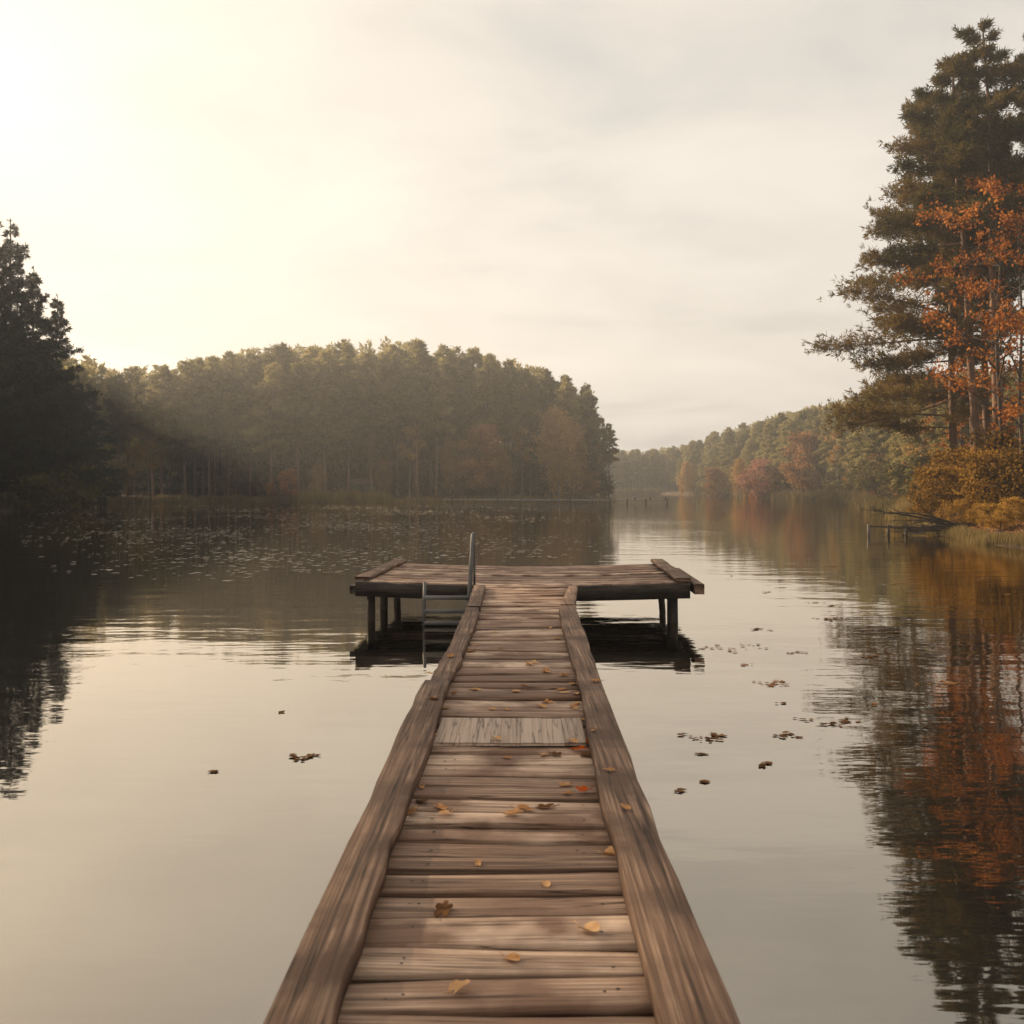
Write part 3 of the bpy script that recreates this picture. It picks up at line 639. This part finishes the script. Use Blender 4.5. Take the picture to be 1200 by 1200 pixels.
for sx, y0, y1, lab in ((-1, -PD / 2 - .02, PD / 2, None), (1, -PD / 2 - .03, PD / 2 + .1, None)):
    n = 10; ys = np.linspace(y0, y1, n); a = sx * PW / 2 + rng.normal(size=n) * .006 - .12; mb = MB()
    mb.loft(pl(a, ys), pl(a + .24, ys), DECK + .075 + rng.normal(size=n) * .003, DECK + .02, .012)
    part(mb, 'edge_board', 'rail')
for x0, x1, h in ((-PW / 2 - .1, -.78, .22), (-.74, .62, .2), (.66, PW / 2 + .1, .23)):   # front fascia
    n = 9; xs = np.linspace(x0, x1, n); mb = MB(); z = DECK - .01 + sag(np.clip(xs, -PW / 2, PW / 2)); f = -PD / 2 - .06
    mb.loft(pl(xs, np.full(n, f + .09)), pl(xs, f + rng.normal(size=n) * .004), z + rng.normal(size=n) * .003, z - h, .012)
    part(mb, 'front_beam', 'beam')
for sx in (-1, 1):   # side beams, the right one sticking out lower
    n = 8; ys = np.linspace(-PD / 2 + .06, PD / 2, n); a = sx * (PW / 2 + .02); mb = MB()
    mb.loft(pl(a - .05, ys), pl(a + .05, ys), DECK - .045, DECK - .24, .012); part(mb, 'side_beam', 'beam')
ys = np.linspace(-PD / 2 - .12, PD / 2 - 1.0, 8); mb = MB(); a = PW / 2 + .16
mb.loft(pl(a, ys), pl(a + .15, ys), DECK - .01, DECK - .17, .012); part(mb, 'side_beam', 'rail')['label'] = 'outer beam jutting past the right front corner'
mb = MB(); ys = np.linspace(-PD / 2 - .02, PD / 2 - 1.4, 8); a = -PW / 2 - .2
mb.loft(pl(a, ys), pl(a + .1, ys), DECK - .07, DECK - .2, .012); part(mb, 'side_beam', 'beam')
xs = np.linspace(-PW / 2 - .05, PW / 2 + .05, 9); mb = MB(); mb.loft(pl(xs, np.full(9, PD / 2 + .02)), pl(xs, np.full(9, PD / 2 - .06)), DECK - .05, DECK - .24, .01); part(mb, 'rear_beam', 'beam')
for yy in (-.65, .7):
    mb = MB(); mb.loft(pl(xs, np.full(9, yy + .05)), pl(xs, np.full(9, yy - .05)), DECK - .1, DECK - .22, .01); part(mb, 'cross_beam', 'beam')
def post(px0, y0, px1, y1, d, r=.066):
    x0, x1 = X(px0, d), X(px1, d); mb = MB(); s = np.linspace(0, 1, 7)
    p = np.stack([lerp(x0, x1, s), np.full(7, d), lerp(DECK - .2, -1.3, s)], 1); k = (DECK - .2) / ((DECK - .2) - 0)
    mb.tube(p + rng.normal(size=p.shape) * .004, r * (1 + .12 * s), 10); part(mb, 'post', 'post', smooth=True)
for a in ((435, 0, 434, 0, 15.9), (450, 0, 450, 0, 17.5), (466, 0, 464, 0, 19.1), (777, 0, 770, 0, 18.9, .06), (787, 0, 791, 0, 15.75, .085), (655, 0, 655, 0, 19.2), (560, 0, 560, 0, 19.2), (600, 0, 600, 0, 16.6), (660, 0, 661, 0, 16.6)): post(*a)

# swim ladder
lad = tag(empty('swim_ladder', (X(524, 15.35), 15.35, DECK)), 'dull steel swim ladder on the platform front with one tall grab rail', 'ladder')
def lpart(mb, name, m='steel'):
    for v in mb.v: v -= np.array(lad.location)
    return mb.build(name, M[m], lad, smooth=True)
d = 15.34
mb = MB(); x1 = X(497, d)
mb.tube([(x1 + .01, d + .0, DECK + .02), (x1, d, .3), (x1 - .01, d, -.6)], .025, 8); lpart(mb, 'rail')
xt, xb = X(554, d), X(549.5, d)
mb = MB(); mb.tube([(xb, d, -.6), (xb, d, .3), (lerp(xb, xt, .3), d, DECK), (xt, d - .0, DECK + .74), (xt + .012, d + .03, DECK + .765), (xt + .012, d + .1, DECK + .74), (xt + .02, d + .14, DECK + .2), (xt + .02, d + .14, DECK - .05)],
               [.028, .03, .035, .03, .028, .022, .018, .018], 8); lpart(mb, 'rail')['label'] = 'tall rail bent over as a hand grip'
for z in (DECK - .19, DECK - .4, DECK - .58, DECK - .8):
    mb = MB(); mb.loft([(x1, d + .03), (xb, d + .03)], [(x1, d - .03), (xb, d - .03)], z, z - .06, .008); lpart(mb, 'rung', 'pale_wood')

# ------------------------------------------------------------------ fallen leaves
def leaf_mesh(mb, c, size, r, lobes=5, rz=None, curl=.25, tilt=0.2, stem=True):
    """one lobed leaf with raised curled edges"""
    rz = r.uniform(0, 6.3) if rz is None else rz; n = max(12, lobes * 4); a = np.arange(n) * 2 * PI / n
    rad = size * (.33 + .2 * np.abs(np.cos(a * lobes / 2)) ** .8) * (1 - .18 * np.cos(a))
    rad = np.where(np.abs(a - PI) < .2, rad * .6, rad)
    x = rad * np.cos(a) * 1.25; y = rad * np.sin(a) * r.uniform(.6, 1); z = size * curl * (y / size) ** 2 * 3 * r.uniform(.3, 1.2) + size * curl * .5 * (x / size) ** 2 * r.uniform(-.3, 1.2)
    z -= z.min(); z = z + tilt * size * .3 * (x / size + .5) * r.uniform(0, 1)
    ca, sa = math.cos(rz), math.sin(rz)
    V = np.stack([c[0] + x * ca - y * sa, c[1] + x * sa + y * ca, c[2] + z + .003], 1)
    ctr = np.array([[c[0], c[1], c[2] + .004]])
    mb.add(np.concatenate([V, ctr]), [(i, (i + 1) % n, n) for i in range(n)])
    if not stem: return
    st = np.array([(-.55 * size, 0), (-1.0 * size, .06 * size)]); st = np.stack([c[0] + st[:, 0] * ca - st[:, 1] * sa, c[1] + st[:, 0] * sa + st[:, 1] * ca, [c[2] + .006, c[2] + .012]], 1)
    mb.tube(st, [.0022, .0015], 4)
c7 = [(455, 8), (665, 58), (720, 85), (785, 98), (470, 138), (615, 153), (640, 128), (775, 132), (785, 157), (825, 163), (820, 122), (718, 180), (705, 198), (828, 187), (822, 205), (365, 210), (530, 212), (583, 212), (330, 315), (548, 333), (812, 342),
      (860, 328, 'o'), (845, 355, 'o'), (868, 372, 'b'), (580, 378), (712, 368), (755, 370, 'b'), (785, 472), (855, 512, 'o'), (793, 516), (712, 553, 'b'), (648, 568), (610, 580), (352, 566), (366, 588), (285, 488), (285, 545, 'b'), (247, 575, 'b'),
      (327, 180, 'l'), (388, 25, 'l'), (995, 563, 'r'), (937, 428, 'r'), (885, 288, 'r'), (888, 115, 'r'), (850, 250), (305, 88, 'l')]
c6 = [(497, 333), (492, 356), (573, 322), (412, 418), (427, 400), (350, 435, 'l'), (425, 535), (510, 410), (690, 375), (670, 343), (615, 455), (605, 465), (655, 490), (710, 500), (740, 520), (755, 580), (740, 592), (360, 555, 'b'), (297, 573, 'l'), (815, 513, 'r'), (560, 547)]
leaves = [(400 + a[0] / 3, 760 + a[1] / 3, a[2] if len(a) > 2 else 't') for a in c7] + [(400 + a[0] / 2.727, 610 + a[1] / 2.727, a[2] if len(a) > 2 else 't') for a in c6]
leaves += [(560, 1010, 't'), (640, 1035, 't'), (520, 1060, 'b'), (690, 1090, 't'), (600, 1120, 't'), (720, 1000, 't'), (540, 1160, 't')]
O_LAB = iter(['vivid orange leaf against the right edge board, upper of a pair', 'vivid orange leaf against the right edge board, lower of a pair', 'lone vivid orange leaf near the right edge board, beyond the nearest planks'])
for px, y, kind in leaves:
    onrail = kind in 'lr'; zc = (RT_Z if onrail else DECK) + (.008 if onrail else .004)
    d = dist(y, zc); x = X(px, d); size = R.uniform(.045, .085) * (1.15 if kind in 'ob' else 1)
    if kind == 'o': zc += .02
    if not onrail:   # settle on the plank underneath
        pk = min(PLANKS, key=lambda p: max(p[0] + .02 - d, d - p[1] + .02, 0)); d = min(max(d, pk[0] + .02), pk[1] - .02); zc = float(np.interp(x, pk[2], pk[3])) + (.012 if kind == 'o' else .002)
    if PATCH0 < d < PATCH1 and xl < x < xr: zc = DECK + .025
    mb = MB(); leaf_mesh(mb, (0, 0, 0), size, R, R.choice([1, 1, 3, 5, 5]), curl=R.uniform(.2, .6), tilt=R.uniform(0, 1))
    m = {'o': 'leaf_orange', 'b': 'leaf_brown'}.get(kind, 'leaf_tan'); o = mb.build('fallen_leaf', M[m], loc=(x, d, zc))
    where = 'on the left edge board' if kind == 'l' else 'on the right edge board' if kind == 'r' else None
    if kind == 'o': lab = next(O_LAB)
    elif where: lab = 'pale dead leaf ' + where + (' near the camera' if d < 6.5 else ' well out along the jetty' if d > 8 else ' halfway along the jetty')
    else:
        col = 'brown curled leaf' if kind == 'b' else 'tan dead leaf'
        mid = sum(edge(d)) / 2; side = 'by the left board' if x < mid - .25 else 'by the right board' if x > mid + .2 else 'in the middle'
        seg = 'on the nearest planks' if d < PATCH0 - .1 else 'next to the pale patch' if d < PATCH1 + .15 else 'on the planks just past the pale patch' if d < 8 else 'on the far planks'
        lab = col + ' ' + seg + ' ' + side
    tag(o, lab, 'leaf', 'fallen leaves on the jetty')

# floating leaf rafts
rafts = [(300, 280, 50), (240, 340, 145), (365, 460, 80), (430, 357, 50), (270, 397, 36), (560, 243, 80), (150, 645, 100), (395, 635, 60), (330, 730, 36), (120, 698, 18), (45, 820, 32), (130, 790, 14), (580, 592, 125), (940, 465, 95), (340, 155, 36), (385, 140, 36), (220, 100, 20),
         (470, 32, 60), (655, 90, 50), (770, 125, 60), (810, 155, 40), (1150, 162, 36), (690, 370, 60), (700, 530, 40), (395, 528, 24), (120, 345, 16), (550, 200, 40), (780, 290, 50), (990, 330, 60), (510, 50, 60), (560, 68, 70), (1060, 110, 110), (640, 52, 60), (1010, 50, 120), (500, 190, 40)]
rl = [(780 + a * .35, 640 + b * .35, w * .35) for a, b, w in rafts] + [(360, 888, 26), (250, 905, 6), (330, 835, 7)]
for px, y, w in rl:
    d = dist(y, 0); x = X(px, d); wm = w * d / F; o = empty('floating_leaf_raft', (x, d, .004)); n = max(5, min(26, int(w * w / 34 + 3)))
    for k in range(n):
        u = R.gauss(0, .34); sz = R.uniform(.045, .085) * (1 if d < 14 else 1.3)
        mb = MB(); leaf_mesh(mb, (u * wm, R.gauss(0, .2) * min(wm, 1.1) + .3 * wm * math.sin(u * 5), R.uniform(-.004, .004)), sz * R.uniform(.5, 1), R, R.choice([1, 3, 5]), curl=R.uniform(.02, .1), tilt=R.uniform(0, .15), stem=False)
        mb.build('leaf', M['leaf_brown'], o)
    sz = 'wide raft' if w > 30 else 'small raft' if w > 10 else 'few floating leaves'
    pos = 'left of the jetty' if px < 500 else 'just right of the platform' if d > 8 and px < 900 and y < 800 else 'near the right bank' if px > 1040 and d > 20 else 'on dark tree reflections' if px > 980 else 'on pale water right of the walkway'
    dep = ' close to the camera' if d < 8 else ' mid way out' if d < 16 else ' far out'
    tag(o, ('%s of brown leaves %s%s' % (sz, pos, dep)).replace('few floating leaves of brown leaves', 'few brown leaves floating'), 'leaves', 'rafts of leaves floating on the lake')

# countless pale leaves far out on the left, reflected light put into their colour
mb = MB(); n = 9500
yy = 592 + 95 * rng.beta(1.0, 2.9, n); px = rng.normal(370, 165, n); px = np.where((px < 20) | (px > 715), rng.uniform(120, 650, n), px); d = EYE * F / (yy - HOR)
x = (px - 600) * d / F; keep = (np.sin(x * .33 + 1) * np.sin(d * .21 + x * .1) + rng.normal(size=n) * .5 > .0) & (sdist(np.stack([x, d], 1)) < -1)
x, d = x[keep], d[keep]; n = len(x)
for k in range(n):
    a = np.arange(7) * 2 * PI / 7 + R.uniform(0, 6); r_ = R.uniform(.02, .055) * (1 + d[k] / 90) ; zz = R.uniform(.004, .02)
    mb.add(np.stack([x[k] + r_ * np.cos(a) * R.uniform(1, 1.8), d[k] + r_ * np.sin(a), zz + .25 * r_ * np.abs(np.sin(a)) * R.random()], 1), [tuple(range(7))])
tag(mb.build('floating_leaves', M['pad']), 'pale leaves, brightened in colour for sky glints, scattered over the dark water out left', 'leaves', kind='stuff')

# ------------------------------------------------------------------ fallen branches and broken landing at the right bank
fb = tag(empty('fallen_branch', (X(1120, 45), 45, 0)), 'dead fallen branches trailing in the water below the golden bush', 'branch')
mb = MB(); o0 = np.array(fb.location); r = random.Random(5)
for k in range(17):
    a = np.array([X(1140 + r.uniform(-26, 10), 44.6), 44.6 + r.uniform(-1.2, .9), r.uniform(.0, .55)]); l = r.uniform(1.6, 5.0)
    dr = np.array([-1, r.uniform(-.45, .15), r.uniform(-.1, .22)]); s = np.linspace(0, 1, 7)[:, None]
    P = a + dr * l * s + np.array([0, 0, 1.0]) * (r.uniform(-.05, .3) * np.sin(s * PI)) - np.array([0, 0, .35]) * s ** 2 * r.random()
    mb.tube(P - o0, np.linspace(r.uniform(.035, .065), .01, 7), 5)
    for q in range(4):
        p = P[2 + q] - o0; e = np.array([-r.uniform(.2, .8), r.uniform(-.4, .4), r.uniform(-.15, .45)])
        mb.tube([p, p + e * .6, p + e], [.02, .014, .005], 4)
mb.build('limbs', M['post'], fb, smooth=True)
ld = tag(empty('broken_landing', (X(1030, 44), 44, 0)), 'broken little wooden landing with a pale topped post by the right bank', 'landing')
o0 = np.array(ld.location)
def q3(px, y, d=44): return np.array([X(px, d), d, EYE - (y - HOR) * d / F]) - o0
mb = MB(); mb.tube([q3(1018, 634), q3(1018, 622), q3(1017.5, 614.5)], [.065, .065, .06], 8); mb.build('post', M['bleached'], ld)['label'] = 'pale topped end post'
for px in (1041, 1062):
    mb = MB(); mb.tube([q3(px, 634), q3(px, 615)], [.075, .065], 8); mb.build('post', M['post'], ld)
mb = MB(); mb.tube([q3(1018, 616.5), q3(1041, 617.5), q3(1085, 618.5)], [.04, .045, .04], 6); mb.build('rail', M['post'], ld)
mb = MB(); mb.loft([(q3(1062, 0)[0], .1), (q3(1085, 0)[0], .14)], [(q3(1062, 0)[0], -.1), (q3(1085, 0)[0], -.06)], .12, .06); mb.build('plank', M['pale_wood'], ld)

# ------------------------------------------------------------------ far jetty and hut
fj = tag(empty('far_jetty', (X(650, 131), 131, 0)), 'long low wooden jetty on thin posts along the far shore', 'jetty')
o0 = np.array(fj.location); mb = MB(); tab = [(520, 143), (560, 140), (620, 138), (680, 136), (740, 132), (785, 130)]
xs = np.array([X(a, b) for a, b in tab]); ys = np.array([b for _, b in tab], float)
mb.loft(np.stack([xs, ys + .7], 1) - o0[:2], np.stack([xs, ys - .7], 1) - o0[:2], np.array([.42, .46, .44, .46, .47, .47]), np.array([.30, .34, .32, .34, .35, .35])); mb.build('deck', M['pale_wood'], fj)
for px in (530, 556, 583, 610, 640, 668, 694, 715, 735, 757, 782):
    d = np.interp(px, [a for a, _ in tab], [b for _, b in tab]) - .65; mb = MB(); mb.tube([np.array((X(px, d), d, -.8)) - o0, np.array((X(px, d), d, .62)) - o0], .09, 6); mb.build('post', M['post'], fj)
bn = tag(empty('bench', (X(762, 130.6), 130.6, .47)), 'pale bench set on the right end of the far jetty', 'bench')
mb = MB(); mb.box(-2.4, 2.4, -.25, .25, .34, .42); mb.build('seat', M['pale_wood'], bn)
for sx in (-2.0, 0, 2.0):
    mb = MB(); mb.box(sx - .06, sx + .06, -.2, .2, 0, .34); mb.build('leg', M['post'], bn)
hx, hy = X(424, 152.5), 152.5; hz = gz1(hx, hy)
hut = tag(empty('shed', (hx, hy, hz)), 'small green shed with a brown roof behind the far reeds', 'shed')
mb = MB(); mb.box(-1.7, 1.7, -1.3, 1.3, 0, 1.9); mb.build('wall', M['hut_green'], hut)
mb = MB(); mb.add([(-2, -1.6, 1.85), (2, -1.6, 1.85), (2, 1.6, 1.85), (-2, 1.6, 1.85), (-2, 0, 2.75), (2, 0, 2.75)], [(0, 1, 5, 4), (2, 3, 4, 5), (0, 3, 2, 1)]); mb.add([(-2, -1.6, 1.85), (-2, 0, 2.75), (-2, 1.6, 1.85)], [(0, 1, 2)]); mb.add([(2, -1.6, 1.85), (2, 1.6, 1.85), (2, 0, 2.75)], [(0, 1, 2)])
mb.build('roof', M['hut_roof'], hut)
mb = MB(); mb.box(-.2, .6, -1.33, -1.303, .05, 1.7); mb.build('door', M['beam'], hut)

# ------------------------------------------------------------------ air
HAZE = .00125
m, nt = new_mat('haze_air'); out = N(nt, 'ShaderNodeOutputMaterial'); v = N(nt, 'ShaderNodeVolumePrincipled')
v.inputs['Color'].default_value = (.97, .95, .93, 1); v.inputs['Density'].default_value = HAZE; v.inputs['Anisotropy'].default_value = .7
nt.links.new(v.outputs[0], out.inputs['Volume'])
mb = MB(); mb.box(-300, 300, -55, 460, -2.5, 60)
tag(mb.build('haze', m), 'thin pale haze lying over the lake and forest', 'haze', kind='stuff')

# ------------------------------------------------------------------ sky, sun
EL, AZ = math.radians(22), math.radians(-54)
sd = np.array([math.sin(AZ) * math.cos(EL), math.cos(AZ) * math.cos(EL), math.sin(EL)])
wd = bpy.data.worlds.new('World'); bpy.context.scene.world = wd; wd.use_nodes = True; nt = wd.node_tree; nt.nodes.clear(); L = nt.links.new
out = N(nt, 'ShaderNodeOutputWorld'); bg = N(nt, 'ShaderNodeBackground'); L(bg.outputs[0], out.inputs[0])
sky = N(nt, 'ShaderNodeTexSky'); sky.sky_type = 'NISHITA'; sky.sun_disc = False; sky.sun_elevation = EL; sky.sun_rotation = AZ; sky.air_density = 1.5; sky.dust_density = 4; sky.ozone_density = 1
tc = N(nt, 'ShaderNodeTexCoord'); sep = N(nt, 'ShaderNodeSeparateXYZ'); L(tc.outputs['Generated'], sep.inputs[0])
zc = N(nt, 'ShaderNodeMath', operation='MAXIMUM'); L(sep.outputs[2], zc.inputs[0]); zc.inputs[1].default_value = 0
za = N(nt, 'ShaderNodeMath', operation='ADD'); L(zc.outputs[0], za.inputs[0]); za.inputs[1].default_value = .24
dv = N(nt, 'ShaderNodeVectorMath', operation='DIVIDE'); L(tc.outputs['Generated'], dv.inputs[0]); cb = N(nt, 'ShaderNodeCombineXYZ')
for k in range(3): L(za.outputs[0], cb.inputs[k])
L(cb.outputs[0], dv.inputs[1])
mp = N(nt, 'ShaderNodeMapping'); mp.inputs['Scale'].default_value = (1.0, 1.5, 0); mp.inputs['Location'].default_value = (3.1, .7, 0); L(dv.outputs[0], mp.inputs[0])
n1 = N(nt, 'ShaderNodeTexNoise'); n1.inputs['Scale'].default_value = 2.0; n1.inputs['Detail'].default_value = 7; n1.inputs['Roughness'].default_value = .55; n1.inputs['Distortion'].default_value = .4; L(mp.outputs[0], n1.inputs['Vector'])
# cloud sheet colour: bright thin parts, greyer thick parts (in sky-texture units, scaled by the background strength)
ccol = ramp(nt, [(.3, (5.1, 4.85, 4.5)), (.47, (5.9, 5.5, 4.95)), (.66, (6.5, 6.05, 5.4))])
L(n1.outputs['Fac'], ccol.inputs[0])
# forward glow of the veiled sun in the cloud sheet
dt = N(nt, 'ShaderNodeVectorMath', operation='DOT_PRODUCT'); L(tc.outputs['Generated'], dt.inputs[0]); dt.inputs[1].default_value = tuple(sd)
mr = N(nt, 'ShaderNodeMapRange'); L(dt.outputs['Value'], mr.inputs[0]); mr.inputs[1].default_value = .1; mr.inputs[2].default_value = 1; mr.inputs[3].default_value = 1; mr.inputs[4].default_value = 1.08
cg = N(nt, 'ShaderNodeVectorMath', operation='SCALE'); L(ccol.outputs[0], cg.inputs[0]); L(mr.outputs[0], cg.inputs[3])
# cover: breaks in the sheet let the sky through
cov = ramp(nt, [(.26, (.85, .85, .85)), (.46, (.99, .99, .99))]); L(n1.outputs['Fac'], cov.inputs[0])
mx = N(nt, 'ShaderNodeMix', data_type='RGBA'); L(cov.outputs[0], mx.inputs[0]); L(sky.outputs[0], mx.inputs[6]); L(cg.outputs[0], mx.inputs[7])
hi = N(nt, 'ShaderNodeMapRange'); L(sep.outputs[2], hi.inputs[0]); hi.inputs[1].default_value = .27; hi.inputs[2].default_value = .42; hi.inputs[3].default_value = 1; hi.inputs[4].default_value = .93
hs = N(nt, 'ShaderNodeVectorMath', operation='SCALE'); L(mx.outputs[2], hs.inputs[0]); L(hi.outputs[0], hs.inputs[3]); L(hs.outputs[0], bg.inputs[0]); bg.inputs[1].default_value = .066

sl = bpy.data.lights.new('sun', 'SUN'); sl.energy = 5; sl.angle = math.radians(1.5); sl.color = (1, .78, .52)
so = bpy.data.objects.new('sun', sl); C.objects.link(so)
from mathutils import Vector
so.rotation_euler = Vector(tuple(-sd)).to_track_quat('-Z', 'Y').to_euler(); so.location = (-60, 40, 60)

# ------------------------------------------------------------------ camera
cam = bpy.data.cameras.new('camera'); co = bpy.data.objects.new('camera', cam); C.objects.link(co)
co.location = (0, 0, EYE); co.rotation_euler = (PI / 2, 0, 0); cam.sensor_width = 36; cam.lens = 36 * F / 1200; cam.shift_y = -(600 - HOR) / 1200
cam.clip_start = .05; cam.clip_end = 3000
cam.dof.use_dof = True; cam.dof.focus_distance = 17; cam.dof.aperture_fstop = 5
sc = bpy.context.scene; sc.camera = co
sc.view_settings.view_transform = 'Standard'; sc.view_settings.look = 'None'; sc.view_settings.exposure = 1.08; sc.view_settings.gamma = 1
sc.render.engine = 'CYCLES'
cy_ = sc.cycles; cy_.max_bounces = 6; cy_.diffuse_bounces = 2; cy_.glossy_bounces = 3; cy_.transmission_bounces = 2; cy_.volume_bounces = 0; cy_.transparent_max_bounces = 8
cy_.use_denoising = True; cy_.sample_clamp_indirect = 6; cy_.caustics_reflective = False; cy_.caustics_refractive = False
